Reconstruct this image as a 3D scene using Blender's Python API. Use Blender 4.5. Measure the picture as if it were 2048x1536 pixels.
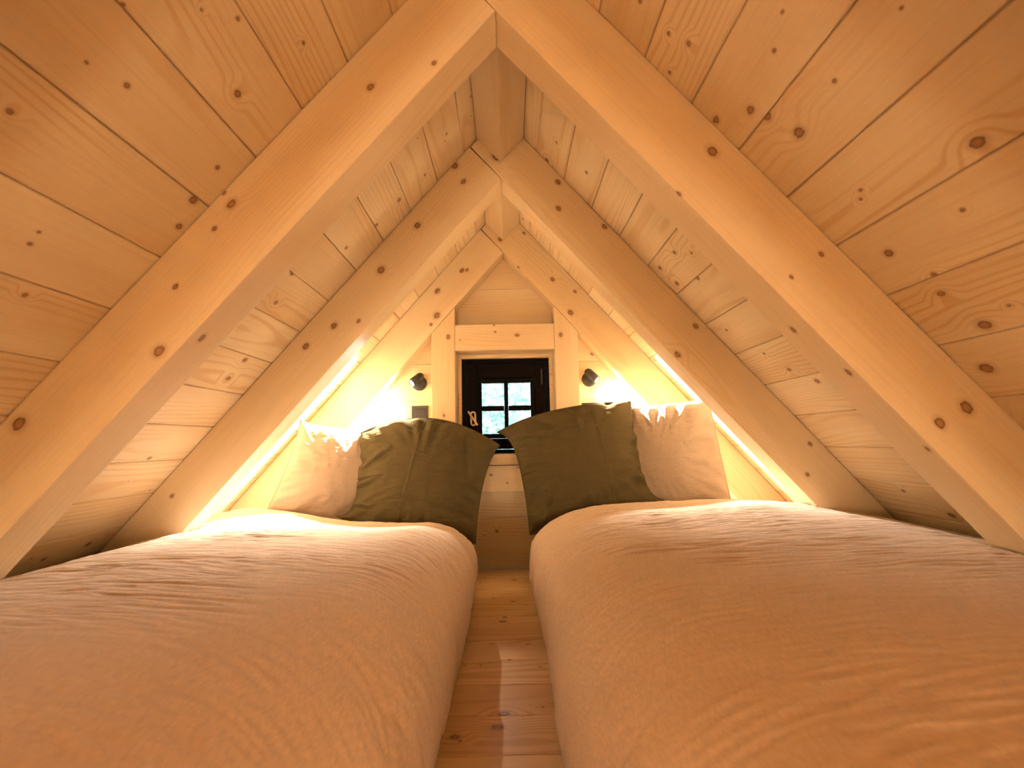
import bpy, bmesh, math, random
import numpy as np
from mathutils import Vector, Matrix

random.seed(7)
rng = np.random.RandomState(11)
for o in list(bpy.data.objects):
    bpy.data.objects.remove(o, do_unlink=True)
scene = bpy.context.scene
COL = scene.collection

# ------------------------------------------------------------------ main measures (metres, loft floor at z = 0)
H = 1.757                 # height of the roof apex (inner face of the boards)
P = math.radians(48.4523) # roof pitch
CP, SP, TP = math.cos(P), math.sin(P), math.tan(P)
D = 0.16                  # rafter depth
T = 0.1066                # rafter thickness
DL = 0.725                # rafter spacing
WALL = 2 * DL + T         # inner face of the far gable wall
REAR = -3.70              # gable behind the camera
BW = 0.1405               # cover width of the roof boards
S0 = 0.192                # first full seam below the apex

# ------------------------------------------------------------------ camera
cam = bpy.data.cameras.new('camera')
cam_ob = bpy.data.objects.new('camera', cam)
COL.objects.link(cam_ob)
yaw, pitch, roll = 0.008353, 0.108851, -0.020032
F_ = Vector((math.sin(yaw) * math.cos(pitch), math.cos(yaw) * math.cos(pitch), math.sin(pitch)))
R_ = Vector((math.cos(yaw), -math.sin(yaw), 0))
U_ = R_.cross(F_)
R2 = math.cos(roll) * R_ + math.sin(roll) * U_
U2 = -math.sin(roll) * R_ + math.cos(roll) * U_
m = Matrix((R2, U2, -F_)).transposed().to_4x4()
m.translation = Vector((0.0099, -1.0383, H - 1.1587))
cam_ob.matrix_world = m
cam.sensor_width = 36
cam.lens = 1060 / 2048 * 36
cam.clip_start = 0.02
cam.dof.use_dof = True
cam.dof.focus_distance = 2.0
cam.dof.aperture_fstop = 4.0
scene.camera = cam_ob

# ------------------------------------------------------------------ sky and exposure
world = bpy.data.worlds.new('sky')
scene.world = world
world.use_nodes = True
bg = world.node_tree.nodes['Background']
bg.inputs[0].default_value = (0.62, 0.90, 1.0, 1)
bg.inputs[1].default_value = 0.78
scene.view_settings.view_transform = 'Standard'
scene.view_settings.look = 'None'
scene.view_settings.gamma = 1
scene.view_settings.use_curve_mapping = False
scene.view_settings.exposure = 2.56
scene.cycles.use_light_tree = False
scene.cycles.caustics_reflective = False
scene.cycles.caustics_refractive = False
scene.cycles.diffuse_bounces = 3
scene.cycles.glossy_bounces = 2
scene.cycles.transmission_bounces = 4
LAMP_RGB = (1.0, 0.97, 0.88)
SPILL_W = 17.5
BEAM_W = 30.0
FILL_X, FILL_Y, FILL_Z = 0.68, -2.75, 0.46  # unseen lamps added behind the camera to light the rafter fronts
FILL_RGB = (1.0, 0.76, 0.48)
FILL_E = 12.0
FILL_W = 92.0

# ------------------------------------------------------------------ object helpers
def link(name, me, mat=None, parent=None, mw=None):
    o = bpy.data.objects.new(name, me)
    COL.objects.link(o)
    if mat is not None and me is not None and not me.materials:
        me.materials.append(mat)
    if parent is not None:
        o.parent = parent
    if mw is not None:
        o.matrix_local = mw
    return o

def tag(o, label=None, cat=None, group=None, kind=None):
    if label: o['label'] = label
    if cat: o['category'] = cat
    if group: o['group'] = group
    if kind: o['kind'] = kind
    return o

def empty(name, loc=(0, 0, 0), **kw):
    o = bpy.data.objects.new(name, None)
    o.empty_display_size = 0.05
    COL.objects.link(o)
    o.location = loc
    return tag(o, **kw)

def bm_mesh(name, bm, smooth=False):
    bmesh.ops.recalc_face_normals(bm, faces=bm.faces)
    me = bpy.data.meshes.new(name)
    bm.to_mesh(me)
    bm.free()
    if smooth:
        for p in me.polygons: p.use_smooth = True
    return me

def prism(name, poly, axis, a, b, bevel=0.0, segs=1):
    """poly: 2D points; extruded along 'x','y' or 'z' from a to b."""
    bm = bmesh.new()
    def pt(q, w):
        if axis == 'x': return (w, q[0], q[1])
        if axis == 'y': return (q[0], w, q[1])
        return (q[0], q[1], w)
    v0 = [bm.verts.new(pt(q, a)) for q in poly]
    v1 = [bm.verts.new(pt(q, b)) for q in poly]
    n = len(poly)
    bm.faces.new(v0); bm.faces.new(v1[::-1])
    for i in range(n):
        bm.faces.new((v0[i], v0[(i + 1) % n], v1[(i + 1) % n], v1[i]))
    if bevel:
        bmesh.ops.bevel(bm, geom=list(bm.edges), offset=bevel, segments=segs, affect='EDGES', profile=0.6)
    return bm_mesh(name, bm)

def box(name, x0, x1, y0, y1, z0, z1, bevel=0.0, segs=1):
    return prism(name, [(x0, y0), (x1, y0), (x1, y1), (x0, y1)], 'z', z0, z1, bevel, segs)

def lathe(name, prof, n=40, smooth=True):
    """prof: (radius, z) list, revolved about z."""
    bm = bmesh.new()
    rings = []
    for r, z in prof:
        if r < 1e-6:
            rings.append([bm.verts.new((0, 0, z))])
        else:
            rings.append([bm.verts.new((r * math.cos(2 * math.pi * i / n), r * math.sin(2 * math.pi * i / n), z)) for i in range(n)])
    for a, b in zip(rings[:-1], rings[1:]):
        for i in range(n):
            j = (i + 1) % n
            if len(a) == 1 and len(b) == 1: continue
            if len(a) == 1: bm.faces.new((a[0], b[i], b[j]))
            elif len(b) == 1: bm.faces.new((a[i], a[j], b[0]))
            else: bm.faces.new((a[i], a[j], b[j], b[i]))
    return bm_mesh(name, bm, smooth)

def tube(name, pts, r, n=8, closed=False):
    pts = [Vector(p) for p in pts]
    bm = bmesh.new()
    rings = []
    N = len(pts)
    prev = None
    for i, p in enumerate(pts):
        a = pts[(i - 1) % N] if (closed or i > 0) else pts[i]
        b = pts[(i + 1) % N] if (closed or i < N - 1) else pts[i]
        t = (b - a).normalized()
        if prev is None:
            up = Vector((0, 0, 1)) if abs(t.z) < 0.9 else Vector((1, 0, 0))
            nrm = (up - t * up.dot(t)).normalized()
        else:
            nrm = (prev - t * prev.dot(t)).normalized()
        prev = nrm
        bi = t.cross(nrm)
        rings.append([bm.verts.new(p + r * (math.cos(2 * math.pi * k / n) * nrm + math.sin(2 * math.pi * k / n) * bi)) for k in range(n)])
    for i in range(N if closed else N - 1):
        a, b = rings[i], rings[(i + 1) % N]
        for k in range(n):
            bm.faces.new((a[k], a[(k + 1) % n], b[(k + 1) % n], b[k]))
    if not closed:
        bm.faces.new(rings[0][::-1]); bm.faces.new(rings[-1])
    return bm_mesh(name, bm, True)

# ------------------------------------------------------------------ materials
class NT:
    def __init__(self, name):
        self.mat = bpy.data.materials.new(name)
        self.mat.use_nodes = True
        self.t = self.mat.node_tree
        self.bsdf = self.t.nodes['Principled BSDF']
    def n(self, typ, **kw):
        nd = self.t.nodes.new(typ)
        for k, v in kw.items(): setattr(nd, k, v)
        return nd
    def put(self, sock, v):
        if hasattr(v, 'links'): self.t.links.new(v, sock)
        else: sock.default_value = v
    def math(self, op, a, b=0.0, c=None, clamp=False):
        nd = self.n('ShaderNodeMath', operation=op, use_clamp=clamp)
        self.put(nd.inputs[0], a); self.put(nd.inputs[1], b)
        if c is not None: self.put(nd.inputs[2], c)
        return nd.outputs[0]
    def vmath(self, op, a, b=None):
        nd = self.n('ShaderNodeVectorMath', operation=op)
        self.put(nd.inputs[0], a)
        if b is not None: self.put(nd.inputs[1], b)
        return nd.outputs['Value'] if op in ('LENGTH', 'DISTANCE', 'DOT_PRODUCT') else nd.outputs[0]
    def noise(self, vec, scale, detail=2.0, rough=0.5):
        nd = self.n('ShaderNodeTexNoise')
        self.put(nd.inputs['Vector'], vec); nd.inputs['Scale'].default_value = scale
        nd.inputs['Detail'].default_value = detail; nd.inputs['Roughness'].default_value = rough
        return nd.outputs['Fac']
    def ramp(self, f, a, b, lo=0.0, hi=1.0, smooth=True):
        nd = self.n('ShaderNodeMapRange')
        if smooth: nd.interpolation_type = 'SMOOTHSTEP'
        self.put(nd.inputs['Value'], f)
        self.put(nd.inputs['From Min'], a); self.put(nd.inputs['From Max'], b)
        nd.inputs['To Min'].default_value = lo; nd.inputs['To Max'].default_value = hi
        return nd.outputs[0]
    def mix(self, f, a, b):
        nd = self.n('ShaderNodeMix', data_type='RGBA')
        self.put(nd.inputs[0], f)
        self.put(nd.inputs[6], a); self.put(nd.inputs[7], b)
        return nd.outputs[2]
    def bump(self, h, strength, dist, prev=None):
        nd = self.n('ShaderNodeBump')
        self.put(nd.inputs['Height'], h)
        nd.inputs['Strength'].default_value = strength; nd.inputs['Distance'].default_value = dist
        if prev is not None: self.t.links.new(prev, nd.inputs['Normal'])
        return nd.outputs[0]

NK = 9    # knots carried by every piece of wood as object properties knot_0 .. knot_8

def wood_material(name, light, dark, rough=0.42, coat=0.0, rings=1.0):
    w = NT(name)
    tc = w.n('ShaderNodeTexCoord').outputs['Object']
    info = w.n('ShaderNodeObjectInfo').outputs['Random']
    # knots: object properties hold (x, y, z, 1 / radius)
    knot = None
    ts = w.vmath('MULTIPLY', tc, (0.75, 1.0, 1.0))
    for i in range(NK):
        at = w.n('ShaderNodeAttribute', attribute_type='OBJECT', attribute_name='knot_%d' % i)
        q = w.math('MULTIPLY', w.vmath('DISTANCE', ts, at.outputs['Vector']), at.outputs['Alpha'])
        knot = q if knot is None else w.math('MINIMUM', knot, q)
    offv = w.n('ShaderNodeCombineXYZ')
    w.put(offv.inputs[0], w.math('MULTIPLY', info, 31.7)); w.put(offv.inputs[1], w.math('MULTIPLY', info, 17.3)); w.put(offv.inputs[2], w.math('MULTIPLY', info, 53.1))
    pos = w.vmath('ADD', tc, offv.outputs[0])
    # one slow noise bends the growth rings and tints the board
    nz = w.n('ShaderNodeTexNoise'); w.put(nz.inputs['Vector'], w.vmath('MULTIPLY', pos, (1.1, 6.0, 6.0)))
    nz.inputs['Scale'].default_value = 1.0; nz.inputs['Detail'].default_value = 1.0
    wand = nz.outputs['Fac']
    sc = w.n('ShaderNodeSeparateColor'); w.put(sc.inputs[0], nz.outputs['Color'])
    blot = sc.outputs[1]
    # growth rings: distance from a wandering pith line
    pith = w.n('ShaderNodeCombineXYZ')
    w.put(pith.inputs[1], w.math('MULTIPLY_ADD', info, 0.22, -0.11)); w.put(pith.inputs[2], w.math('MULTIPLY_ADD', w.math('FRACT', w.math('MULTIPLY', info, 7.31)), 0.16, 0.05))
    rad = w.vmath('LENGTH', w.vmath('MULTIPLY', w.vmath('ADD', tc, pith.outputs[0]), (0.0, 1.0, 1.0)))
    rad = w.math('MULTIPLY_ADD', wand, 0.085, rad)
    rad = w.math('MULTIPLY_ADD', w.ramp(knot, 0.0, 6.0, 1.0, 0.0), 0.018, rad)
    ringn = w.math('SINE', w.math('MULTIPLY', rad, 2 * math.pi / 0.0105))
    band = w.ramp(ringn, 0.1, 1.0)
    lines = w.math('MULTIPLY', band, w.ramp(sc.outputs[2], 0.40, 0.62, 0.10, 1.0))
    fn = w.n('ShaderNodeTexNoise'); w.put(fn.inputs['Vector'], w.vmath('MULTIPLY', pos, (4.0, 210.0, 210.0)))
    fn.inputs['Scale'].default_value = 1.0; fn.inputs['Detail'].default_value = 1.0
    fib = fn.outputs['Fac']
    tone = w.math('FRACT', w.math('MULTIPLY', info, 13.7))
    f0 = w.math('MULTIPLY_ADD', tone, 0.22, w.ramp(blot, 0.36, 0.66, 0.0, 0.40))
    f0 = w.math('MULTIPLY_ADD', lines, 0.62 * rings, f0)
    f0 = w.math('MULTIPLY_ADD', w.ramp(fib, 0.42, 0.75), 0.20, f0, clamp=True)
    col = w.mix(f0, (*light, 1), (*dark, 1))
    knotw = w.math('MULTIPLY_ADD', fib, 0.7, w.math('SUBTRACT', knot, 0.35))
    col = w.mix(w.ramp(knotw, 0.9, 2.2, 0.60, 0.0), col, (*[c * 0.75 for c in dark], 1))
    core = w.mix(w.ramp(knot, 0.35, 0.95), (0.40, 0.19, 0.075, 1), (0.19, 0.075, 0.03, 1))
    col = w.mix(w.ramp(knotw, 0.85, 1.12, 0.92, 0.0), col, core)
    w.put(w.bsdf.inputs['Base Color'], col)
    w.put(w.bsdf.inputs['Roughness'], w.math('MULTIPLY_ADD', fib, 0.16, rough))
    w.bsdf.inputs['Specular IOR Level'].default_value = 0.35
    w.bsdf.inputs['Coat Weight'].default_value = coat
    w.bsdf.inputs['Coat Roughness'].default_value = 0.16
    return w.mat

WOOD = wood_material('spruce boards', (0.86, 0.69, 0.455), (0.71, 0.475, 0.24))
BEAM = wood_material('spruce beams', (0.86, 0.68, 0.44), (0.72, 0.48, 0.24), rings=0.45)
FLOORW = wood_material('varnished floor spruce', (0.90, 0.58, 0.28), (0.68, 0.37, 0.14), rough=0.45, coat=0.06)

def plain(name, rgb, rough=0.5, spec=0.5, grain=0.0, gscale=80.0, metal=0.0):
    w = NT(name)
    tc = w.n('ShaderNodeTexCoord').outputs['Object']
    nz = w.noise(tc, gscale, 3.0)
    w.put(w.bsdf.inputs['Base Color'], w.mix(w.ramp(nz, 0.3, 0.7), (*[c * 0.86 for c in rgb], 1), (*[min(1, c * 1.1) for c in rgb], 1)))
    w.bsdf.inputs['Roughness'].default_value = rough
    w.bsdf.inputs['Specular IOR Level'].default_value = spec
    w.bsdf.inputs['Metallic'].default_value = metal
    if grain: w.put(w.bsdf.inputs['Normal'], w.bump(nz, grain, 0.001))
    return w.mat

BLACK = plain('matt black metal', (0.018, 0.016, 0.015), 0.45, 0.5, 0.05, 300)
BLACKPL = plain('black plastic', (0.022, 0.018, 0.016), 0.35, 0.5, 0.0, 60)
DARKPAINT = plain('dark brown paint', (0.0040, 0.0025, 0.0020), 0.6, 0.08, 0.10, 90)
LATCH = plain('pale latch', (0.80, 0.62, 0.46), 0.4, 0.4)

def linen(name, rgb, crinkle=1.0, weave=1.0, sheen=0.0):
    w = NT(name)
    tc = w.n('ShaderNodeTexCoord').outputs['Object']
    cr = w.noise(w.vmath('MULTIPLY', tc, (26.0, 110.0, 110.0)), 1.0, 1.0)
    slub = w.noise(w.vmath('MULTIPLY', tc, (700, 60, 700)), 1.0, 0.0)
    col = w.mix(w.ramp(slub, 0.3, 0.7), (*[c * 0.93 for c in rgb], 1), (*[min(1, c * 1.06) for c in rgb], 1))
    w.put(w.bsdf.inputs['Base Color'], col)
    w.bsdf.inputs['Roughness'].default_value = 0.9
    w.bsdf.inputs['Specular IOR Level'].default_value = 0.0
    w.put(w.bsdf.inputs['Normal'], w.bump(w.math('MULTIPLY_ADD', slub, 0.10 * weave, cr), 0.45 * crinkle, 0.004))
    return w.mat

DUVET = linen('blush beige linen', (0.79, 0.60, 0.465), 0.45)
PILLOW = linen('beige linen', (0.49, 0.37, 0.275))
OLIVE = linen('olive green linen', (0.120, 0.092, 0.045), 1.5)
SHEET = linen('beige cotton sheet', (0.58, 0.44, 0.33), 0.4)

GL = NT('window glass')
GL.bsdf.inputs['Base Color'].default_value = (1, 1, 1, 1)
GL.bsdf.inputs['Roughness'].default_value = 0.0
GL.bsdf.inputs['IOR'].default_value = 1.05
GL.bsdf.inputs['Transmission Weight'].default_value = 1.0
_gn = GL.noise(GL.n('ShaderNodeTexCoord').outputs['Object'], 6.0, 1.0)
GL.put(GL.bsdf.inputs['Normal'], GL.bump(_gn, 0.02, 0.002))
GLASS = GL.mat

def emit(name, rgb, s):
    w = NT(name)
    w.bsdf.inputs['Base Color'].default_value = (*rgb, 1)
    w.bsdf.inputs['Emission Color'].default_value = (*rgb, 1)
    w.bsdf.inputs['Emission Strength'].default_value = s
    w.mat.cycles.emission_sampling = 'NONE'      # the light objects beside it are sampled instead
    return w.mat
BULB = emit('glowing lamp lens', (1.0, 0.93, 0.80), 60.0)

# ------------------------------------------------------------------ knots read off the visible faces
KNOTS = {
    ('ceil', -1, 0): [(0.539,-0.0094,0.0,0.0047)],
    ('ceil', -1, 1): [(0.6214,-0.028,0.0,0.0049)],
    ('ceil', -1, 2): [(-0.1171,0.0006,0.0,0.0038),(0.6053,-0.0452,0.0,0.0081),(0.6076,0.0644,0.0,0.0064)],
    ('ceil', -1, 3): [(-0.1435,0.0194,0.0,0.0072),(-0.247,-0.0577,0.0,0.004),(-0.2994,-0.0164,0.0,0.0023),(-0.3804,0.0673,0.0,0.0027)],
    ('ceil', -1, 4): [(-0.2979,0.0032,0.0,0.0045),(-0.3607,0.018,0.0,0.0027),(-0.0555,-0.0004,0.0,0.0049)],
    ('ceil', -1, 5): [(-0.3836,-0.0083,0.0,0.0046),(-0.0202,-0.0033,0.0,0.007),(-0.0416,-0.0625,0.0,0.0088),(0.4253,-0.0692,0.0,0.0085),(0.4703,0.0275,0.0,0.0073)],
    ('ceil', -1, 6): [(-0.2271,0.0084,0.0,0.0039),(-0.2307,-0.0155,0.0,0.0031)],
    ('ceil', -1, 7): [(-0.1668,-0.0461,0.0,0.005),(0.5701,-0.052,0.0,0.0092)],
    ('ceil', 1, 0): [(0.5695,0.0119,0.0,0.0048)],
    ('ceil', 1, 1): [(-0.1014,0.0195,0.0,0.0048),(0.5668,0.0109,0.0,0.0064)],
    ('ceil', 1, 11): [(0.5481,-0.0358,0.0,0.0059),(0.4447,0.0419,0.0,0.0096)],
    ('ceil', 1, 2): [(-0.0927,-0.0385,0.0,0.0039),(-0.1097,0.0085,0.0,0.0057),(-0.0181,-0.0037,0.0,0.0041)],
    ('ceil', 1, 3): [(-0.2867,-0.0097,0.0,0.0031),(-0.0985,0.0405,0.0,0.0085),(-0.0141,-0.0056,0.0,0.0082),(-0.227,0.0135,0.0,0.0041)],
    ('ceil', 1, 4): [(-0.4049,-0.0173,0.0,0.0026),(-0.116,-0.0667,0.0,0.0084),(-0.1403,-0.0037,0.0,0.0108),(-0.2626,-0.0184,0.0,0.0039),(0.5222,-0.0303,0.0,0.0076),(0.6723,-0.0326,0.0,0.0083),(0.4496,0.008,0.0,0.0044),(0.6622,0.0436,0.0,0.0099)],
    ('ceil', 1, 5): [(-0.3449,0.0467,0.0,0.0098),(-0.1434,0.0054,0.0,0.0036),(-0.1288,0.0187,0.0,0.0036),(0.5319,-0.0663,0.0,0.0076)],
    ('ceil', 1, 6): [(-0.2534,-0.017,0.0,0.0039),(-0.0828,-0.0081,0.0,0.0084),(-0.1217,0.0653,0.0,0.0054),(0.641,-0.0189,0.0,0.0048)],
    ('ceil', 1, 7): [(-0.1012,-0.0358,0.0,0.0073),(-0.1199,0.0493,0.0,0.0106),(-0.1852,0.0244,0.0,0.0033),(0.5253,0.0372,0.0,0.0075),(0.5685,-0.0384,0.0,0.0046)],
    ('ceil', 1, 8): [(-0.0464,0.0008,0.0,0.0123),(0.4534,-0.045,0.0,0.0085)],
    ('raf', -1, 1): [(1.1726,0.0,0.1337,0.0109),(0.8599,0.0,0.0322,0.0092),(0.8528,0.0,0.0044,0.0041),(0.9199,0.0,0.042,0.0051),(0.4855,0.0,0.0755,0.0073),(0.3582,0.0,0.1406,0.0053),(1.0577,0.0,0.0668,0.005),(1.4511,0.0,0.0286,0.0126),(1.1068,0.0348,0.16,0.0082)],
    ('raf', -1, 2): [(0.275,0.0,0.0693,0.0087),(0.2513,0.0,0.0093,0.0105),(0.4989,0.0,0.0533,0.0104),(0.6986,0.0,0.0635,0.012),(0.9468,0.0,0.0733,0.0101),(0.8804,0.0,0.1246,0.0068),(1.0597,0.0,0.0493,0.0101),(1.705,0.0,0.0539,0.0065)],
    ('raf', -1, 3): [(0.3799,0.0,0.0694,0.0097),(0.3623,0.0,0.0862,0.0073),(0.5331,0.0,0.0465,0.012),(0.6251,0.0,0.1241,0.0144),(0.6766,0.0,0.1313,0.0072)],
    ('raf', 1, 1): [(0.7197,0.0,-0.0442,0.0104),(0.7377,0.0,-0.1613,0.0062),(1.0254,0.0,-0.0364,0.0051),(1.0175,0.0,-0.1161,0.004),(1.436,0.0,-0.0518,0.0118),(1.421,0.0,-0.1131,0.0098),(1.1081,0.0592,-0.16,0.0074),(1.2377,0.0228,-0.16,0.0071),(1.447,0.0154,-0.16,0.0059),(1.544,0.0398,-0.16,0.0071)],
    ('raf', 1, 2): [(0.3262,0.0,-0.0226,0.0087),(0.3978,0.0,-0.0875,0.0087),(0.553,0.0,-0.0146,0.0087),(1.0169,0.0,-0.0285,0.0085),(1.044,0.0,-0.1437,0.0101),(1.5563,0.0,-0.0309,0.0066),(1.62,0.0,-0.1092,0.0066),(0.1117,0.0,-0.1175,0.014)],
    ('raf', 1, 3): [(0.5601,0.0,-0.0379,0.0072),(0.6205,0.0,-0.1248,0.012),(0.4433,0.0,-0.0771,0.0097),(0.2868,0.0,-0.1593,0.0073),(0.1793,0.0,-0.02,0.0073),(0.1243,0.0,-0.1284,0.0097)],
}

def set_knots(o, key=None, xr=(-0.6, 1.5), yr=(-0.06, 0.06), zs=(0.0,), n=7):
    ks = list(KNOTS.get(key, []))
    given = len(ks) > 0
    extra = max(0, (n - len(ks)) if not given else (n - len(ks)) // 2)
    for _ in range(extra):
        r = random.choice((0.0025, 0.003, 0.004, 0.005, 0.0065, 0.009))
        ks.append((random.uniform(*xr), random.uniform(*yr), random.choice(zs) if len(zs) < 3 else random.uniform(zs[0], zs[1]), r))
    ks = ks[:NK]
    while len(ks) < NK: ks.append((90.0, 90.0, 90.0, 0.001))
    for i, k in enumerate(ks):
        o['knot_%d' % i] = [float(k[0] * 0.75), float(k[1]), float(k[2]), 1.0 / (0.85 * float(k[3]))]

# ------------------------------------------------------------------ sloping ceilings, board by board
SMAX = H / SP
def slope_matrix(side, s):
    ex = Vector((0, 1, 0)); ey = Vector((side * CP, 0, -SP)); ez = ex.cross(ey)
    mw = Matrix((ex, ey, ez)).transposed().to_4x4()
    mw.translation = Vector((side * CP * s, 0, H - SP * s))
    return mw

for side, nm in ((-1, 'ceiling_left'), (1, 'ceiling_right')):
    root = empty(nm, label='%s sloping ceiling of knotty spruce boards' % ('left' if side < 0 else 'right'), cat='ceiling', kind='structure')
    zs = -side * 0.020
    shared = {}
    def board_mesh(w):
        k = round(w, 4)
        if k not in shared:
            g = 0.0007
            h = w / 2 - g
            c = 0.0022
            sg = -side
            # chamfered visible edges make the V-joint
            poly = [(-h, c * sg), (-h + c, 0), (h - c, 0), (h, c * sg), (h, 0.020 * sg), (-h, 0.020 * sg)]
            shared[k] = prism('roof_board', poly, 'x', REAR - 0.06, WALL + 0.06)
        return shared[k]
    dk = link('leak_backing', prism('roof_leak_backing', [(-0.05, -side * 0.0215), (SMAX + 0.05, -side * 0.0215), (SMAX + 0.05, -side * 0.06), (-0.05, -side * 0.06)], 'x', REAR - 0.06, WALL + 0.06), WOOD, root, slope_matrix(side, 0.0))  # unseen backing, added to stop light leaking through the board gaps
    set_knots(dk, None, n=0)
    edges = [0.0, S0 - BW, S0]
    while edges[-1] + BW < SMAX - 0.03: edges.append(edges[-1] + BW)
    edges.append(SMAX)
    for i in range(len(edges) - 1):
        a, b = edges[i], edges[i + 1]
        bo = link('board', board_mesh(b - a), WOOD, root, slope_matrix(side, (a + b) / 2))
        set_knots(bo, ('ceil', side, i - 2), xr=(-0.7, 1.5), yr=(-(b - a) * 0.45, (b - a) * 0.45), n=6)

# ------------------------------------------------------------------ rafters and ridge beams
def rafter(side, y0, idx, label):
    ex = Vector((side * CP, 0, -SP)); ey = Vector((0, 1, 0)); ez = ex.cross(ey)
    mw = Matrix((ex, ey, ez)).transposed().to_4x4()
    mw.translation = Vector((0, y0, H))
    # polygon in (s, depth): depth measured inwards
    def loc(x, zz):   # world offset from the apex -> (s, depth)
        s = x * side * CP - zz * SP
        dpt = -(x * side * SP + zz * CP)
        return (s, dpt)
    g = 0.001
    low_apex = -D / CP
    if side > 0:
        # runs through to the opposite roof slope
        # opposite slope: z = +x*TP (x<0); own upper face: depth 0 ; own lower face: depth D
        pts = []
        pts.append((0.004, g))                                # at the apex
        # own lower line meets the opposite slope: solve x*TP = low_apex - x*TP
        xm = low_apex / (2 * TP)
        pts.append(loc(xm + 0.003, xm * TP - 0.003))
        pts_low = loc(xm + 0.003, xm * TP - 0.003)
        zb = -(H - 0.002)
        xb_low = (low_apex - zb) / TP
        xb_up = -zb / TP
        poly = [(0.004, g), loc(xb_up - 0.002, zb), loc(xb_low, zb), pts_low]
    else:
        xm = -low_apex / (2 * TP)   # mirrored helper
        # butts against the right rafter's lower face : line z = low_apex - x*TP
        zb = -(H - 0.002)
        xb_low = -(low_apex - zb) / TP
        xb_up = zb / TP
        top_x = low_apex / (2 * TP)
        top = loc(top_x - 0.002, top_x * TP - 0.004)
        apex = loc(-0.0008, low_apex - 0.0012)
        poly = [top, loc(xb_up + 0.002, zb), loc(xb_low, zb), apex]
        poly = [(s, max(dp, g)) for s, dp in poly]
    sgn = -1 if side > 0 else 1
    poly3 = [(s, sgn * dp) for s, dp in poly]
    me = prism('rafter', poly3, 'y', 0.0, T, 0.0025, 2)
    o = link('rafter_beam', me, BEAM, None, mw)
    tag(o, label, 'rafter', 'rafter pairs', 'structure')
    set_knots(o, ('raf', side, idx), xr=(0.2, 2.0), yr=(0, T), zs=(0.0, sgn * D), n=9)
    return o

RNAME = {3: 'against the far gable wall', 2: 'in the middle, just before the pillows', 1: 'nearest the camera, over the duvets', 0: 'beside the camera', -1: 'just behind the camera', -2: 'farther behind the camera', -3: 'near the rear gable'}
for i in (3, 2, 1, 0, -1, -2, -3):
    for side in (-1, 1):
        rafter(side, (i - 1) * DL, i, '%s spruce rafter %s' % ('left' if side < 0 else 'right', RNAME[i]))

RB = 0.1828
ridge_l = {2: 'short ridge beam between far and middle rafter pairs', 1: 'ridge beam between middle and nearest rafter pairs', 0: 'ridge beam above the camera', -1: 'ridge beam just behind the camera', -2: 'ridge beam farther behind the camera'}
for i in (2, 1, 0, -1, -2):
    y0, y1 = (i - 1) * DL + T + 0.001, i * DL - 0.001
    xr = 0.0835
    zl = -xr * TP - 0.003
    poly = [(0, -RB), (xr - 0.002, zl), (0.003, -0.008), (-0.003, -0.008), (-xr + 0.002, zl)]
    # local x must follow the grain, so lay it along world Y
    me = prism('ridge_beam', [(-q[0], q[1]) for q in poly], 'x', y0, y1, 0.002, 2)
    mw = Matrix(((0, -1, 0, 0), (1, 0, 0, 0), (0, 0, 1, H), (0, 0, 0, 1)))
    o = link('ridge_beam', me, BEAM, None, mw)
    tag(o, ridge_l[i], 'beam', 'ridge beams', 'structure')
    set_knots(o, None, xr=(y0, y1), yr=(-0.07, 0.07), zs=(-0.15, -0.10), n=3)

# ------------------------------------------------------------------ floor boards
root = empty('floor', label='varnished spruce board floor between the beds', cat='floor', kind='structure')
FW = 0.149
ye = WALL + 0.05
edges = [WALL + 0.05]
e = 1.542
while e > REAR - 0.05:
    edges.append(e); e -= FW
edges.append(REAR - 0.06)
fl = {}
XF = H / TP + 0.05
for a, b in zip(edges[:-1], edges[1:]):
    w = round(a - b, 4)
    if w not in fl:
        h = w / 2 - 0.0005; c = 0.0014
        fl[w] = prism('floor_board', [(-h, -c), (-h + c, 0), (h - c, 0), (h, -c), (h, -0.022), (-h, -0.022)], 'x', -XF, XF)
    bo = link('board', fl[w], FLOORW, root, Matrix.Translation((0, (a + b) / 2, 0)))
    yc = (a + b) / 2
    ks = []
    for kx, ky, kr in ((-0.012, 0.209, 0.011), (-0.025, 0.153, 0.0115), (-0.112, 0.12, 0.009), (-0.10, 0.105, 0.003), (0.075, 0.235, 0.004), (0.0, 0.50, 0.004), (-0.05, 0.62, 0.004), (0.055, 0.61, 0.0045), (-0.015, 0.86, 0.006), (-0.06, 1.09, 0.004)):
        if b < ky < a: ks.append((kx, ky - yc, 0.0, kr))
    KNOTS[('floor', round(yc, 3))] = ks
    set_knots(bo, ('floor', round(yc, 3)), xr=(-0.3, 0.3), yr=(-0.06, 0.06), n=3)

# ------------------------------------------------------------------ gable walls
def clip_poly(poly, fn):
    """keep the part of a 2D polygon where fn(p) >= 0 (fn linear)"""
    out = []
    for i in range(len(poly)):
        a, b = poly[i], poly[(i + 1) % len(poly)]
        fa, fb = fn(a), fn(b)
        if fa >= 0: out.append(a)
        if fa * fb < 0:
            t = fa / (fa - fb)
            out.append((a[0] + t * (b[0] - a[0]), a[1] + t * (b[1] - a[1])))
    return out

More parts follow.
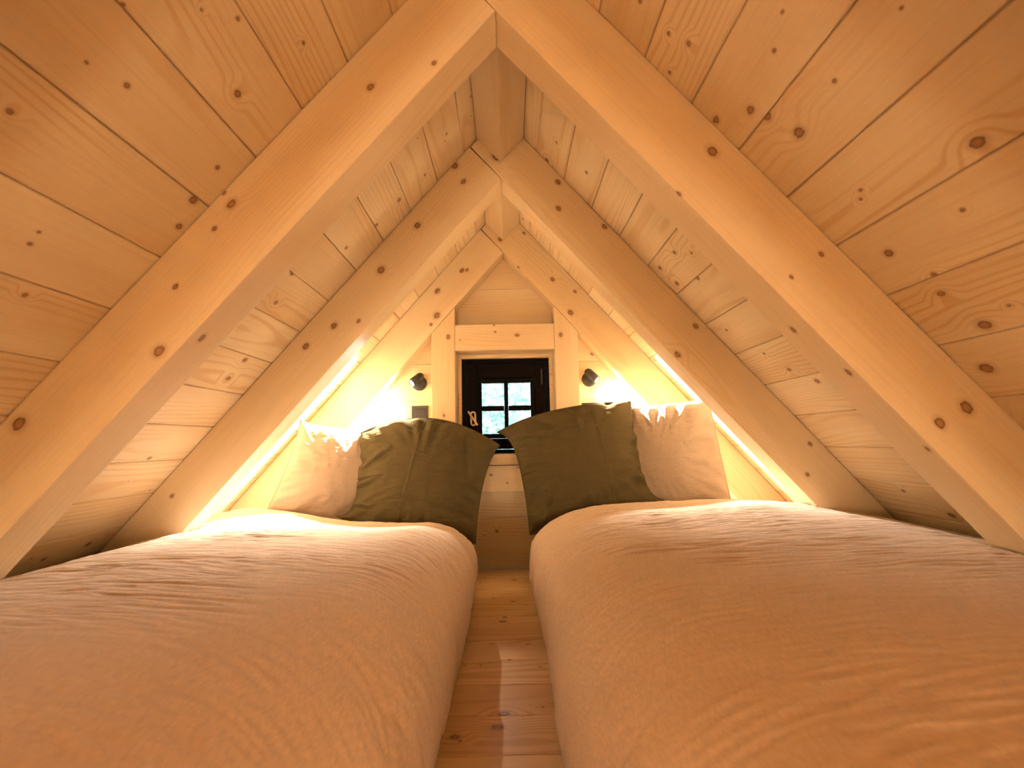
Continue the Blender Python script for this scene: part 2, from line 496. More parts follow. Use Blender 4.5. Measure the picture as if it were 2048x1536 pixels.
OPX, OPZ0, OPZ1 = 0.2375, 0.50, 1.032
def gable(name, y, direction, opening, label):
    root = empty(name, label=label, cat='wall', kind='structure')
    zs = [0.001] + [0.053 + 0.187 * k for k in range(10)]
    zs = [z for z in zs if z < H - 0.03] + [H - 0.005]
    for z0, z1 in zip(zs[:-1], zs[1:]):
        spans = [(-2.0, 2.0, z0, z1)]
        if opening and z1 > OPZ0 and z0 < OPZ1:
            spans = [(-2.0, -OPX, z0, z1), (OPX, 2.0, z0, z1)]
            if z0 < OPZ0 - 0.01: spans.append((-OPX, OPX, z0, OPZ0))
            if z1 > OPZ1 + 0.01: spans.append((-OPX, OPX, OPZ1, z1))
        for xa, xb, a, b in spans:
            g = 0.0007
            pl = [(xa, a + g), (xb, a + g), (xb, b - g), (xa, b - g)]
            for s in (-1, 1):
                pl = clip_poly(pl, lambda q: (H - 0.004) - q[1] - s * q[0] * TP)
            if len(pl) < 3: continue
            me = prism('wall_board', pl, 'y', 0.0, 0.020 * direction, 0.0016)
            bo = link('board', me, WOOD, root, Matrix.Translation((0, y, 0)))
            set_knots(bo, None, xr=(max(xa, -0.9), min(xb, 0.9)), yr=(0, 0), zs=(a + 0.02, b - 0.02, 0), n=4)
    return root

gable('wall_back', WALL, 1, True, 'far gable wall of horizontal spruce boards around the small window')
gable('wall_rear', REAR, -1, False, 'gable wall of spruce boards behind the camera')

# skirting at the foot of the far wall is the lowest board; posts, lintel, rail and sill frame the window
PX0, PX1 = 0.2375, 0.349
def ltop(x): return H - D / CP - abs(x) * TP - 0.002
for side, lab in ((-1, 'left square spruce post beside the small window'), (1, 'right square spruce post beside the small window')):
    xs = sorted((side * PX0, side * PX1))
    poly = [(xs[0], 0.002), (xs[1], 0.002), (xs[1], ltop(xs[1])), (xs[0], ltop(xs[0]))]
    # local x runs up the post
    me = prism('post', [(q[1], -q[0]) for q in poly], 'z', 0.0, T - 0.001, 0.002, 2)
    # local (x=up, y=-worldx, z=-> worldY ) 
    mw = Matrix(((0, -1, 0, 0), (0, 0, 1, 2 * DL), (1, 0, 0, 0), (0, 0, 0, 1)))
    o = link('pillar', me, BEAM, None, mw)
    tag(o, lab, 'post', 'window posts', 'structure')
    KNOTS[('post', side)] = [(1.757 - 0.655, -side * 0.268, 0.0, 0.010), (1.757 - 1.03, -side * 0.29, 0, 0.005)]
    set_knots(o, ('post', side), xr=(0.3, 1.0), yr=(-PX1, PX1), n=2)

def timber_x(name, x0, x1, y0, y1, z0, z1, label, cat, knots):
    me = box(name, x0, x1, y0, y1, z0, z1, 0.002, 2)
    o = link(name, me, BEAM)
    tag(o, label, cat, None, 'structure')
    KNOTS[name] = knots
    set_knots(o, name, n=2)
    return o
timber_x('lintel', -PX0 + 0.001, PX0 - 0.001, 2 * DL, WALL - 0.001, 1.035, 1.159, 'short spruce lintel across the top of the small window', 'lintel',
         [(0.06, 2 * DL, 1.105, 0.009), (-0.045, 2 * DL, 1.122, 0.005), (-0.212, 2 * DL, 1.085, 0.0035), (-0.05, 2 * DL, 1.155, 0.004)])
timber_x('rail_beam', -PX0 + 0.001, PX0 - 0.001, 2 * DL + 0.002, WALL - 0.001, 0.371, 0.490, 'short spruce rail between the posts below the window sill', 'beam',
         [(-0.075, 2 * DL, 0.448, 0.006), (0.0, 2 * DL, 0.41, 0.004), (0.05, 2 * DL, 0.48, 0.004)])

# ------------------------------------------------------------------ the small window
win = empty('window_1', (0, WALL, 0.54), label='small dark four-pane window deep in the far gable', cat='window', kind='structure')
def wpart(name, x0, x1, y0, y1, z0, z1, mat, parent=None, bevel=0.0015, label=None):
    p = parent or win
    me = box(name, x0, x1, y0, y1, z0, z1, bevel, 1)
    base = Matrix.Translation((0, -WALL, -0.54)) if p is win else Matrix.Identity(4)
    o = link(name, me, mat, p, base)
    if label: o['label'] = label
    if mat in (WOOD, BEAM): set_knots(o, None, n=0)
    return o
YC0, YC1 = WALL + 0.0005, WALL + 0.115
wpart('casing', -0.237, -0.2175, YC0, YC1, 0.5435, 1.0315, WOOD, label='spruce reveal board')
wpart('casing', 0.2175, 0.237, YC0, YC1, 0.5435, 1.0315, WOOD, label='spruce reveal board')
wpart('casing', -0.217, 0.217, YC0, YC1, 1.0125, 1.0315, WOOD, label='spruce reveal board')
wpart('sill', -0.2365, 0.2365, 2 * DL - 0.014, YC1, 0.494, 0.543, WOOD, bevel=0.003, label='thick spruce window sill')
YF = WALL + 0.028
for a in ((-0.217, -0.196, 0.544, 1.012), (0.196, 0.217, 0.544, 1.012)):
    wpart('frame', a[0], a[1], YF, YF + 0.06, a[2], a[3], DARKPAINT)
wpart('frame', -0.196, 0.196, YF, YF + 0.06, 0.992, 1.012, DARKPAINT)
wpart('frame', -0.196, 0.196, YF, YF + 0.06, 0.544, 0.562, DARKPAINT)
YS = YF + 0.006
GX0, GX1, GZ0, GZ1 = -0.1205, 0.1235, 0.640, 0.893
GMX, GMZ = 0.0015, 0.7665
k = 1.028   # the leaf stands a little behind the wall plane
wpart('sash', -0.194, GX0 - 0.024, YS, YS + 0.045, 0.564, 0.990, DARKPAINT)
wpart('sash', GX1 + 0.024, 0.194, YS, YS + 0.045, 0.564, 0.990, DARKPAINT)
wpart('sash', GX0 - 0.0235, GX1 + 0.0235, YS, YS + 0.045, GZ1 + 0.024, 0.990, DARKPAINT)
wpart('sash', GX0 - 0.0235, GX1 + 0.0235, YS, YS + 0.045, 0.564, GZ0 - 0.024, DARKPAINT)
for a in ((GX0 - 0.023, GX0, GZ0 - 0.023, GZ1 + 0.023), (GX1, GX1 + 0.023, GZ0 - 0.023, GZ1 + 0.023)):
    wpart('glazing_bead', a[0], a[1], YS + 0.006, YS + 0.036, a[2], a[3], DARKPAINT, bevel=0.003)
for a in ((GX0 + 0.0005, GX1 - 0.0005, GZ1, GZ1 + 0.023), (GX0 + 0.0005, GX1 - 0.0005, GZ0 - 0.023, GZ0)):
    wpart('glazing_bead', a[0], a[1], YS + 0.006, YS + 0.036, a[2], a[3], DARKPAINT, bevel=0.003)
wpart('muntin', GMX - 0.010, GMX + 0.010, YS + 0.008, YS + 0.034, GZ0 + 0.0005, GZ1 - 0.0005, DARKPAINT, bevel=0.003)
wpart('muntin', GX0 + 0.0005, GMX - 0.0105, YS + 0.009, YS + 0.033, GMZ - 0.0125, GMZ + 0.0125, DARKPAINT, bevel=0.003)
wpart('muntin', GMX + 0.0105, GX1 - 0.0005, YS + 0.009, YS + 0.033, GMZ - 0.0125, GMZ + 0.0125, DARKPAINT, bevel=0.003)
for x0, x1 in ((GX0 + 0.0006, GMX - 0.0106), (GMX + 0.0106, GX1 - 0.0006)):
    for z0, z1 in ((GZ0 + 0.0006, GMZ - 0.0131), (GMZ + 0.0131, GZ1 - 0.0006)):
        wpart('pane', x0, x1, YS + 0.020, YS + 0.023, z0, z1, GLASS, bevel=0)
# hinge strip on the right stile
wpart('hinge', 0.176, 0.186, YS - 0.004, YS, 0.60, 0.68, BLACK)
wpart('hinge', 0.176, 0.186, YS - 0.004, YS, 0.88, 0.96, BLACK)

# latch: an oval ring with a bar lying across it
lx, lz = -0.166, 0.716
latch = empty('window_latch', (lx, YS - 0.002, lz - 0.035), label='pale oval window latch with a diagonal bar', cat='latch')
ring = []
hw, hh = 0.0105, 0.026
for i in range(36):
    a = 2 * math.pi * i / 36
    zz = math.sin(a) * hw + (hh - 0.004 if math.sin(a) >= 0 else -(hh - 0.004))
    xx = math.cos(a) * hw
    tl = 0.03
    ring.append((xx * math.cos(tl) - zz * math.sin(tl) + 0.003, -0.007, zz + 0.035))
link('ring', tube('latch_ring', ring, 0.0048, 10, True), LATCH, latch)
bm_pts = [(-0.021 + 0.046 * t_, -0.017, 0.037 - 0.070 * t_ + 0.035) for t_ in (0, 1)]
dx = Vector(bm_pts[1]) - Vector(bm_pts[0]); L_ = dx.length
barm = box('latch_bar', -L_ / 2, L_ / 2, -0.0035, 0.0035, -0.005, 0.005, 0.0025, 3)
ang = math.atan2(dx.z, dx.x)
link('bar', barm, LATCH, latch, Matrix.Translation((Vector(bm_pts[0]) + Vector(bm_pts[1])) / 2) @ Matrix.Rotation(-ang, 4, 'Y'))
link('spindle', lathe('latch_spindle', [(0, 0), (0.006, 0), (0.006, 0.016), (0, 0.016)], 16), LATCH, latch,
     Matrix.Translation((0.003, -0.0005, 0.035)) @ Matrix.Rotation(math.pi / 2, 4, 'X'))

# ------------------------------------------------------------------ wall spot lamps
def spot_lamp(x, z, aim, cone, label, spill, beam):
    root = empty('wall_lamp', (x, WALL - 0.001, z), label=label, cat='wall lamp', group='black reading spots')
    rotx = Matrix.Rotation(math.pi / 2, 4, 'X')       # lathe axis z -> -Y (into the room)
    link('base', lathe('lamp_base', [(0, 0), (0.036, 0), (0.0365, 0.003), (0.0365, 0.017), (0.034, 0.021), (0.020, 0.0225), (0, 0.0225)], 48), BLACK, root, rotx)
    aim = Vector(aim).normalized()
    joint = Vector((0, -0.052, 0.020))
    link('joint', tube('lamp_joint', [(0, -0.021, 0.006), (0, -0.038, 0.014), tuple(joint)], 0.0075, 12), BLACK, root)
    q = (-aim).to_track_quat('Z', 'Y').to_matrix().to_4x4()   # local +z points back, -z is the light direction
    mw = Matrix.Translation(joint) @ q
    r = 0.0195; back = 0.033; front = -0.044
    prof = [(0.0, back), (0.006, back - 0.0008), (0.012, back - 0.004), (0.0165, back - 0.010), (r, back - 0.018), (r, front), (r - 0.0018, front), (r - 0.0022, front + 0.010), (0.0, front + 0.011)]
    sh = link('shade', lathe('lamp_shade', prof, 40), BLACK, root, mw)
    link('bulb', lathe('lamp_bulb', [(0.0, front + 0.002), (0.008, front + 0.0025), (0.0125, front + 0.0048), (0.0150, front + 0.0095), (0.0, front + 0.0098)], 28), BULB, sh)
    tip = joint + aim * 0.047
    for nm, size, blend, watt, rad in (('spill_light', 134, 0.75, spill, 0.012), ('beam_light', cone, 0.7, beam, 0.009)):
        ld = bpy.data.lights.new(nm, 'SPOT')
        ld.energy = watt; ld.color = LAMP_RGB
        ld.spot_size = math.radians(size); ld.spot_blend = blend; ld.shadow_soft_size = rad
        lo = bpy.data.objects.new(nm, ld)
        COL.objects.link(lo)
        lo.parent = root
        lo.matrix_local = Matrix.Translation(tip) @ (-aim).to_track_quat('Z', 'Y').to_matrix().to_4x4()
    return root

spot_lamp(-0.422, 0.893, (-0.64, -0.48, -0.60), 64, 'black wall spot lamp above the switch, left of the window', SPILL_W, BEAM_W * 1.25)
spot_lamp(0.412, 0.897, (0.66, -0.30, -0.69), 80, 'black wall spot lamp right of the window', SPILL_W, BEAM_W * 0.7)

# ------------------------------------------------------------------ unseen globe lamps, added for the warm light inferred from behind the camera
OPAL = emit('opal globe', FILL_RGB, FILL_E)
for px_, lab in ((-FILL_X, 'unseen opal globe lamp added behind the camera on the left for warm light'), (FILL_X, 'unseen opal globe lamp added behind the camera on the right for warm light')):
    fill_root = empty('fill_lamp', (px_, FILL_Y, FILL_Z), label=lab, cat='added lamp', group='unseen globe lamps added for warm light')
    link('globe', lathe('fill_globe', [(0.09 * math.sin(math.pi * i / 24), -0.09 * math.cos(math.pi * i / 24)) for i in range(25)], 40), OPAL, fill_root)
    pl_ = bpy.data.lights.new('globe_light', 'POINT'); pl_.energy = FILL_W; pl_.color = FILL_RGB; pl_.shadow_soft_size = 0.094
    pl_ob = bpy.data.objects.new('globe_light', pl_); COL.objects.link(pl_ob); pl_ob.parent = fill_root
    link('cap', lathe('fill_cap', [(0, 0.120), (0.02, 0.118), (0.026, 0.108), (0.028, 0.088), (0, 0.088)], 24), BLACK, fill_root)
    link('cord', tube('fill_cord', [(0, 0, 0.118), (0, 0, H - FILL_X * TP - 0.005 - FILL_Z)], 0.003, 8), BLACK, fill_root)

# ------------------------------------------------------------------ light switches
def switch(x, z, label):
    root = empty('light_switch', (x, WALL - 0.001, z), label=label, cat='switch', group='black wall switches')
    def part(nm, x0, x1, y0, y1, z0, z1, par=root, bv=0.002):
        return link(nm, box(nm, x0, x1, y0, y1, z0, z1, bv, 2), BLACKPL, par)
    part('plate', -0.0405, 0.0405, -0.009, 0.0, -0.0405, 0.0405)
    part('insert', -0.0285, 0.0285, -0.0115, -0.0085, -0.0285, 0.0285, bv=0.001)
    rk = part('rocker', -0.022, 0.022, -0.0145, -0.011, -0.022, 0.022, bv=0.0015)
    rk.rotation_euler.x = math.radians(2.5)
switch(-0.420, 0.742, 'black square light switch below the left wall lamp')
switch(0.412, 0.741, 'black square light switch mostly hidden behind the right olive pillow')

# ------------------------------------------------------------------ numpy noise for cloth
_perm = rng.permutation(512)
_g = rng.uniform(0, 2 * np.pi, 512)
def perlin(x, y, seed=0):
    xi = np.floor(x).astype(int); yi = np.floor(y).astype(int)
    xf = x - xi; yf = y - yi
    u = xf * xf * xf * (xf * (xf * 6 - 15) + 10); v = yf * yf * yf * (yf * (yf * 6 - 15) + 10)
    def gr(ix, iy, dx, dy):
        h = _perm[(ix + _perm[(iy + seed * 37) & 511]) & 511]
        a = _g[h]
        return np.cos(a) * dx + np.sin(a) * dy
    a = gr(xi, yi, xf, yf); b = gr(xi + 1, yi, xf - 1, yf); c = gr(xi, yi + 1, xf, yf - 1); d = gr(xi + 1, yi + 1, xf - 1, yf - 1)
    return (a + u * (b - a)) + v * ((c + u * (d - c)) - (a + u * (b - a)))
def ridged(x, y, seed=0):
    return 1.0 - 2.2 * np.abs(perlin(x, y, seed))
def sstep(a, b, x):
    t = np.clip((x - a) / (b - a), 0, 1)
    return t * t * (3 - 2 * t)

def grid_mesh(name, X, wrap=False):
    n, m_ = X.shape[:2]
    verts = X.reshape(-1, 3)
    idx = np.arange(n * m_).reshape(n, m_)
    f = np.stack([idx[:-1, :-1], idx[1:, :-1], idx[1:, 1:], idx[:-1, 1:]], -1).reshape(-1, 4)
    me = bpy.data.meshes.new(name)
    me.from_pydata(verts.tolist(), [], f.tolist())
    for p in me.polygons: p.use_smooth = True
    me.update()
    return me

def grid_normals(X):
    du = np.gradient(X, axis=0); dv = np.gradient(X, axis=1)
    n = np.cross(du, dv)
    return n / (np.linalg.norm(n, axis=2, keepdims=True) + 1e-9)

# ------------------------------------------------------------------ mattresses and duvets
def mattress(side, x_in, label):
    x_out = 1.16
    xs = sorted((side * x_in, side * x_out))
    h = 0.190
    bm = bmesh.new()
    pts = [(xs[0], -0.58), (xs[1], -0.58), (xs[1], 1.425), (xs[0], 1.425)]
    me = box('mattress', xs[0], xs[1], -0.60, 1.425, 0.003, h, 0.045, 5)
    bm.free()
    for p in me.polygons: p.use_smooth = True
    o = link('mattress', me, SHEET)
    tag(o, label, 'mattress', 'mattresses on the floor')
    return o
mattress(-1, 0.150, 'mattress in a beige sheet under the left duvet')
mattress(1, 0.130, 'mattress in a beige sheet under the right duvet')

def duvet(side, x0, lattice, ys, xs, label, seed, curve):
    """x0: inner lower edge (|x|); lattice rows follow ys (far to near), columns follow xs."""
    NA, NY = 360, 540
    yhead, yfoot = 1.13, -0.80
    v = np.linspace(0, 1, NY)
    Y = yhead + (yfoot - yhead) * v
    lat = np.array(lattice); ysa = np.array(ys)[::-1]; lat = lat[::-1]
    # smooth interpolation of the top height
    def ztop(ax, yy):
        cols = np.stack([np.interp(yy, ysa, lat[:, j]) for j in range(len(xs))], -1)
        out = np.empty_like(ax)
        for i in range(ax.shape[1]):
            out[:, i] = np.interp(ax[:, i], xs, cols[i])
        return out
    na_side, na_round = 54, 72
    na_top = NA - na_side - na_round
    ax = np.zeros((NA, NY)); fz = np.zeros((NA, NY)); zf = np.zeros((NA, NY))
    RW = 0.21
    yw = Y[None, :]
    edge = x0 + 0.007 * perlin(yw * 3.1, np.full_like(yw, 3.3 + seed), seed) * 2 + 0.004 * perlin(yw * 11, np.full_like(yw, 1.3), seed + 1) * 2
    a = np.linspace(0, 1, na_side)[:, None]
    frac_side = 0.42
    ax[:na_side] = edge - 0.018 * np.sin(a * np.pi * 0.62) * (a > -1)
    fz[:na_side] = a * frac_side
    ax1 = ax[na_side - 1:na_side]
    th = np.linspace(0, np.pi / 2, na_round + 1)[1:, None]
    pw = 0.86
    ax[na_side:na_side + na_round] = ax1 + RW * (1 - np.cos(th) ** pw)
    fz[na_side:na_side + na_round] = frac_side + (1 - frac_side) * np.sin(th) ** pw
    ax2 = ax[na_side + na_round - 1:na_side + na_round]
    s = np.linspace(0, 1, na_top + 1)[1:, None]
    ax[na_side + na_round:] = ax2 + (1.335 - ax2) * s
    fz[na_side + na_round:] = 1.0
    Yg = np.repeat(yw, NA, 0)
    zt = ztop(np.maximum(ax, xs[0]), Y)
    # blur the lattice so that no facets show
    for _ in range(60):
        zt[1:-1] = 0.25 * zt[:-2] + 0.5 * zt[1:-1] + 0.25 * zt[2:]
    for _ in range(160):
        zt[:, 1:-1] = 0.25 * zt[:, :-2] + 0.5 * zt[:, 1:-1] + 0.25 * zt[:, 2:]
    # long soft swells of the filling
    zt = zt + 0.010 * perlin(ax * 2.3 + seed * 5, Yg * 1.7, seed + 3) + 0.005 * perlin(ax * 5 + seed, Yg * 4, seed + 4)
    Z = 0.012 + (zt - 0.012) * fz
    # head end rolls down, foot end hangs
    hd = np.clip((Yg - (yhead - 0.075)) / 0.075, 0, 1)
    low = 0.205
    ztd = np.where(fz > 0.999, Z, Z)
    Z = np.where(Z > low, low + (Z - low) * np.sqrt(np.clip(1 - hd ** 2.4, 0, 1)), Z)
    ft = np.clip(((yfoot + 0.16) - Yg) / 0.16, 0, 1)
    Z = Z * np.sqrt(np.clip(1 - (0.93 * ft) ** 2.6, 0.0, 1))
    X = np.stack([side * ax, Yg, Z], -1)
    # crinkles, running across the bed and bending down the inner side
    nrm = grid_normals(X)
    if nrm[NA - 40, NY // 2, 2] < 0: nrm = -nrm
    al = np.concatenate([np.zeros((1, NY)), np.cumsum(np.linalg.norm(np.diff(X, axis=0), axis=2), 0)], 0)   # arc length from the floor edge
    inner = np.clip(0.85 - al, 0, 1)
    q = Yg + curve * inner ** 2 + 0.05 * perlin(al * 2.2, Yg * 2.2, seed + 9)
    m1 = sstep(-0.25, 0.35, perlin(al * 2.0 + 7, Yg * 2.4, seed + 5))
    m2 = sstep(-0.3, 0.3, perlin(al * 3.0 + 3, Yg * 3.4, seed + 6))
    disp = 0.0024 * m1 * (ridged(al * 3.4, q * 17, seed + 7) - 0.3)
    disp += 0.0036 * (0.55 + m2) * (ridged(al * 6.5, q * 37, seed + 8) - 0.3)
    disp += 0.0020 * (0.4 + m1) * ridged(al * 13, q * 80, seed + 2)
    # folds hanging down the inner side
    hang = sstep(0.0, 0.12, 0.34 - al)
    disp += hang * (0.008 * perlin(Yg * 15 + al * 9, al * 3.0, seed + 12) + 0.004 * perlin(Yg * 34 + al * 16, al * 5.0, seed + 13))
    disp *= np.clip(1.15 - hd, 0, 1) * (0.45 + 0.55 * sstep(-0.35, 0.55, Yg))
    X = X + nrm * disp[..., None]
    # the roof boards and the rafters press it down
    roof = (H - np.abs(X[..., 0]) * TP) - 0.030
    Z = np.minimum(X[..., 2], roof)
    for yr in (-2 * DL, -DL, 0.0, DL):
        band = sstep(yr - 0.035, yr - 0.004, X[..., 1]) * (1 - sstep(yr + T + 0.004, yr + T + 0.035, X[..., 1]))
        lim = H - D / CP - np.abs(X[..., 0]) * TP - 0.008
        Zl = np.maximum(np.minimum(Z, lim), 0.03)
        Z = Z + (Zl - Z) * band
    X[..., 2] = np.maximum(Z, 0.004)
    if side > 0: X = X[::-1]
    me = grid_mesh('duvet', X)
    o = link('duvet', me, DUVET)
    sol = o.modifiers.new('thickness', 'SOLIDIFY'); sol.thickness = 0.006; sol.offset = -1
    tag(o, label, 'duvet', 'crinkled linen duvets')
    return o

xs_l = [0.2, 0.35, 0.6, 0.85, 1.0, 1.15, 1.35]
ys_l = [1.16, 1.05, 0.8, 0.4, 0.0, -0.8]
duvet(-1, 0.140,
      [[.275, .285, .300, .350, .365, .345, .255], [.285, .290, .303, .348, .363, .345, .26], [.31, .315, .32, .325, .325, .300, .25],
       [.33, .335, .34, .345, .345, .310, .25], [.34, .345, .35, .35, .345, .31, .25], [.34, .345, .35, .35, .345, .31, .25]],
      ys_l, xs_l, 'left crinkled blush beige linen duvet, lower and lit brightest at its outer corner', 1, 0.55)
duvet(1, 0.108,
      [[.305, .338, .348, .350, .342, .32, .25], [.315, .343, .353, .355, .348, .33, .25], [.32, .345, .36, .370, .370, .335, .26],
       [.34, .350, .36, .365, .365, .345, .27], [.345, .350, .36, .36, .36, .34, .27], [.345, .350, .36, .36, .36, .34, .27]],
      ys_l, xs_l, 'right crinkled blush beige linen duvet, wider, with a wavy edge along the floor', 2, 0.25)

# ------------------------------------------------------------------ pillows
def pillow(label, mat, TL, TR, BL, BR, front, back, bow, seed, name='pillow', ears=None, crease=None, group=None, wr=1.0, sag=0.0, folds=()):
    N = 110
    bow_t, bow_b, bow_l, bow_r = bow
    u = np.linspace(0, 1, N)[:, None] * np.ones((1, N)); v = np.ones((N, 1)) * np.linspace(0, 1, N)[None, :]
    TL, TR, BL, BR = [np.array(c, float) for c in (TL, TR, BL, BR)]
    W4 = lambda a, b, c, d: ((1 - u) * v)[..., None] * a + (u * v)[..., None] * b + ((1 - u) * (1 - v))[..., None] * c + (u * (1 - v))[..., None] * d
    B = W4(TL, TR, BL, BR)
    n0 = np.cross(TR - BL, TL - BR); n0 /= np.linalg.norm(n0)
    if n0[1] > 0: n0 = -n0                     # towards the camera
    up = ((TL + TR) - (BL + BR)) / 2; right = ((TR + BR) - (TL + BL)) / 2
    pu = 4 * u * (1 - u); pv = 4 * v * (1 - v)
    B = B + (bow_t * pu * v ** 2)[..., None] * up + (bow_b * pu * (1 - v) ** 2)[..., None] * (-up)
    B = B + (bow_l * pv * (1 - u) ** 2)[..., None] * (-right) + (bow_r * pv * u ** 2)[..., None] * right
    if ears:
        for (eu, ev), vec, pw in ears:
            k_ = (np.abs(1 - eu - u) * np.abs(1 - ev - v)) ** pw
            B = B + k_[..., None] * np.array(vec)
    prof = (np.clip(1 - np.abs(2 * u - 1) ** 2.6, 0, 1) ** 0.52) * (np.clip(1 - np.abs(2 * v - 1 + sag) ** 2.6, 0, 1) ** 0.52) * (np.clip(pv * 6, 0, 1)) ** 0.5
    eu_ = np.minimum(np.minimum(u, 1 - u), np.minimum(v, 1 - v))
    edge = np.exp(-(eu_ / 0.13) ** 1.3)
    inside = np.clip(eu_ / 0.02, 0, 1)
    ang = np.arctan2(v - 0.5, u - 0.5)
    fold = perlin(ang * 5.5 + seed * 3, eu_ * 5, seed) * edge
    gen = 0.5 * ridged(u * 3 + seed, v * 5, seed + 1) + 0.5 * perlin(u * 4, v * 4, seed + 2)
    cr = ridged(u * 9 + perlin(u * 3, v * 3, seed) * 1.5, v * 3.0, seed + 3)
    cr2 = ridged(u * 5 + v * 8, v * 19 - u * 4, seed + 4)
    def sheet(sign, thick, wrf):
        h = thick * prof + wrf * inside * (0.020 * fold * 2 + 0.0055 * gen + 0.0024 * cr + 0.0016 * cr2)
        if sign > 0:
            for cu0, cu1, amp in (crease or ()):
                cc = cu0 + (cu1 - cu0) * (1 - v)
                h = h + amp * np.exp(-((u - cc) / 0.006) ** 2) * inside
            for fu0, fv0, fu1, fv1, wd, amp in folds:
                dx_, dy_ = fu1 - fu0, fv1 - fv0
                L2 = dx_ * dx_ + dy_ * dy_
                tt = np.clip(((u - fu0) * dx_ + (v - fv0) * dy_) / L2, 0, 1)
                sd = ((u - fu0) * dy_ - (v - fv0) * dx_) / math.sqrt(L2) + 0.012 * perlin(u * 7, v * 7, seed + 7)
                en = np.hypot(u - fu0 - tt * dx_, v - fv0 - tt * dy_)
                win_ = np.exp(-((en ** 2 - np.minimum(sd ** 2, en ** 2)) / wd ** 2)) * np.sin(np.pi * np.clip(0.15 + 0.85 * tt, 0, 1)) ** 0.5
                h = h + amp * win_ * inside * (np.exp(-(sd / wd) ** 2) - 0.9 * np.exp(-((sd - 1.3 * wd) / (0.8 * wd)) ** 2))
        return B + sign * h[..., None] * n0 + (0.010 * wrf * inside * edge * perlin(u * 9, v * 9, seed + 6))[..., None] * right
    Fr = sheet(1, front, wr); Bk = sheet(-1, back, wr * 0.8)
    # stitch into one closed skin
    verts = Fr.reshape(-1, 3).tolist()
    idxF = np.arange(N * N).reshape(N, N)
    idxB = idxF.copy()
    mp = -np.ones((N, N), int)
    for i in range(N):
        for j in range(N):
            if 0 < i < N - 1 and 0 < j < N - 1:
                mp[i, j] = len(verts); verts.append(Bk[i, j].tolist())
            else: mp[i, j] = idxF[i, j]
    faces = []
    for i in range(N - 1):
        for j in range(N - 1):
            faces.append((idxF[i, j], idxF[i + 1, j], idxF[i + 1, j + 1], idxF[i, j + 1]))
            faces.append((mp[i, j], mp[i, j + 1], mp[i + 1, j + 1], mp[i + 1, j]))
    faces = [tuple(int(q) for q in f) for f in faces]
    base = B.reshape(-1, 3).min(0)
    org = Vector((float(B[..., 0].mean()), float(B[..., 1].mean()), float(B[..., 2].min())))
    bm = bmesh.new()
    vs = [bm.verts.new(Vector(q) - org) for q in verts]
    for f in faces:
        try: bm.faces.new([vs[q] for q in f])
        except ValueError: pass
    me = bm_mesh(name, bm, True)
    root = empty(name, org, label=label, cat='pillow', group=group)
    link('cover', me, mat, root)
    per = [Fr[i, 0] for i in range(0, N, 2)] + [Fr[N - 1, j] for j in range(0, N, 2)] + [Fr[i, N - 1] for i in range(N - 1, 0, -2)] + [Fr[0, j] for j in range(N - 1, 0, -2)]
    pts = [Vector(q) - org for q in per]
    cl = [pts[0]]
    for q in pts[1:]:
        if (q - cl[-1]).length > 0.003: cl.append(q)
    link('seam', tube('pillow_seam', cl, 0.0022, 6, True), mat, root)
    return root

pillow('beige linen pillow with a blazing light spot, left behind the olive pillow', PILLOW,
       (-0.857, 1.20, 0.688), (-0.50, 1.455, 0.660), (-0.940, 1.08, 0.352), (-0.50, 1.42, 0.225), 0.080, 0.030,
       (-0.02, 0.02, -0.015, -0.02), 3, name='beige_pillow', group='beige pillows', wr=0.8, ears=[((0, 1), (0.0, -0.02, 0.020), 10)])
pillow('beige linen pillow leaning on the roof slope, far right', PILLOW,
       (0.50, 1.43, 0.745), (0.868, 1.22, 0.765), (0.49, 1.39, 0.225), (0.905, 1.13, 0.31), 0.075, 0.030,
       (-0.015, 0.02, -0.02, 0.0), 5, name='beige_pillow', group='beige pillows', wr=0.9)
pillow('olive green linen pillow with a pale crease, left of the window', OLIVE,
       (-0.640, 1.30, 0.650), (-0.050, 1.36, 0.590), (-0.640, 1.21, 0.240), (-0.136, 1.22, 0.180), 0.105, 0.040,
       (0.22, 0.0, -0.005, -0.035), 8, name='olive_pillow', group='olive green pillows', wr=1.25,
       crease=[(0.47, 0.36, 0.0035)], ears=[((0, 0), (-0.06, -0.03, 0.07), 7), ((1, 1), (0.02, 0.0, -0.005), 9)],
       folds=[(0.0, 0.60, 0.26, 0.74, 0.030, 0.014), (0.0, 0.42, 0.20, 0.52, 0.028, 0.012), (0.0, 0.25, 0.16, 0.22, 0.025, 0.008), (0.42, 0.36, 1.0, 0.24, 0.035, 0.006), (0.30, 0.0, 0.40, 0.22, 0.03, 0.009), (0.55, 0.0, 0.75, 0.16, 0.03, 0.009), (0.80, 0.95, 0.92, 0.55, 0.03, 0.010)])
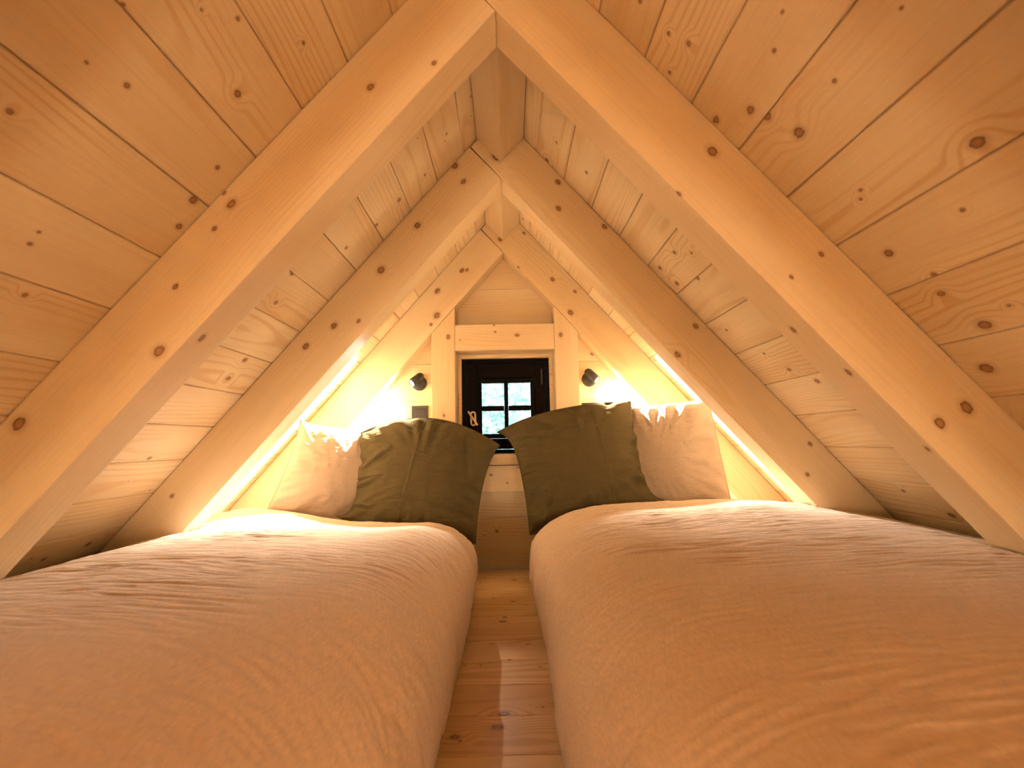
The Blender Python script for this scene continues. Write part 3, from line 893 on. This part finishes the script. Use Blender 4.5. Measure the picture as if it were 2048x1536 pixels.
pillow('olive green linen pillow with a drooping corner, right of the window', OLIVE,
       (0.005, 1.29, 0.680), (0.572, 1.38, 0.772), (0.090, 1.21, 0.215), (0.595, 1.22, 0.285), 0.105, 0.040,
       (0.045, 0.0, -0.03, -0.015), 14, name='olive_pillow', group='olive green pillows', wr=1.25,
       crease=[(0.64, 0.70, 0.003)], ears=[((0, 1), (-0.045, -0.03, -0.04), 9), ((1, 0), (0.055, -0.03, 0.06), 7)],
       folds=[(0.05, 0.08, 1.0, 0.33, 0.050, 0.016), (0.02, 0.85, 0.30, 0.78, 0.030, 0.010), (0.10, 0.0, 0.16, 0.30, 0.030, 0.010), (0.75, 0.36, 1.0, 0.40, 0.025, 0.010), (0.45, 0.95, 0.95, 0.90, 0.02, 0.004)])

# ------------------------------------------------------------------ outdoors, seen through the panes
GRASS = plain('meadow', (0.10, 0.17, 0.05), 0.9, 0.1, 0.3, 3.0)
g = link('ground', box('ground', -30, 30, WALL + 0.4, 60, -2.6, -2.5), GRASS)
tag(g, 'grassy ground outside below the window', 'ground', None, 'structure')
LEAF = plain('pale green leaves', (0.52, 0.62, 0.57), 0.6, 0.3, 0, 4.0)
BARK = plain('bark', (0.13, 0.10, 0.07), 0.9, 0.1, 0.6, 12.0)
def tree(x, y, h, r, label, n, seed):
    rg = np.random.RandomState(seed)
    root = empty('tree', (x, y, -2.5), label=label, cat='tree', group='trees outside the window')
    link('trunk', lathe('tree_trunk', [(0.16, 0), (0.12, 0.5), (0.10, h * 0.5), (0.05, h * 0.85), (0, h * 0.92)], 14), BARK, root)
    c = rg.normal(size=(n, 3)); c /= np.linalg.norm(c, axis=1, keepdims=True)
    c *= (rg.uniform(0.15, 1, (n, 1)) ** 0.5) * np.array([r, r, h * 0.40]); c += np.array([0, 0, h * 0.58])
    verts, faces = [], []
    for i in range(n):
        a = rg.normal(size=3); a /= np.linalg.norm(a); b = np.cross(a, rg.normal(size=3)); b /= np.linalg.norm(b)
        s = rg.uniform(0.05, 0.10)
        k0 = len(verts)
        verts += [c[i] - a * s, c[i] + b * s * 0.45, c[i] + a * s, c[i] - b * s * 0.45]
        faces.append((k0, k0 + 1, k0 + 2, k0 + 3))
    me = bpy.data.meshes.new('foliage'); me.from_pydata([tuple(map(float, q)) for q in verts], [], faces); me.update()
    f = link('foliage', me, LEAF, root); f['kind'] = 'stuff'
tree(-0.9, 7.5, 6.0, 1.9, 'leafy tree seen through the left panes', 5200, 1)
tree(3.3, 10.5, 6.5, 2.0, 'leafy tree farther back seen through the right panes', 4200, 2)
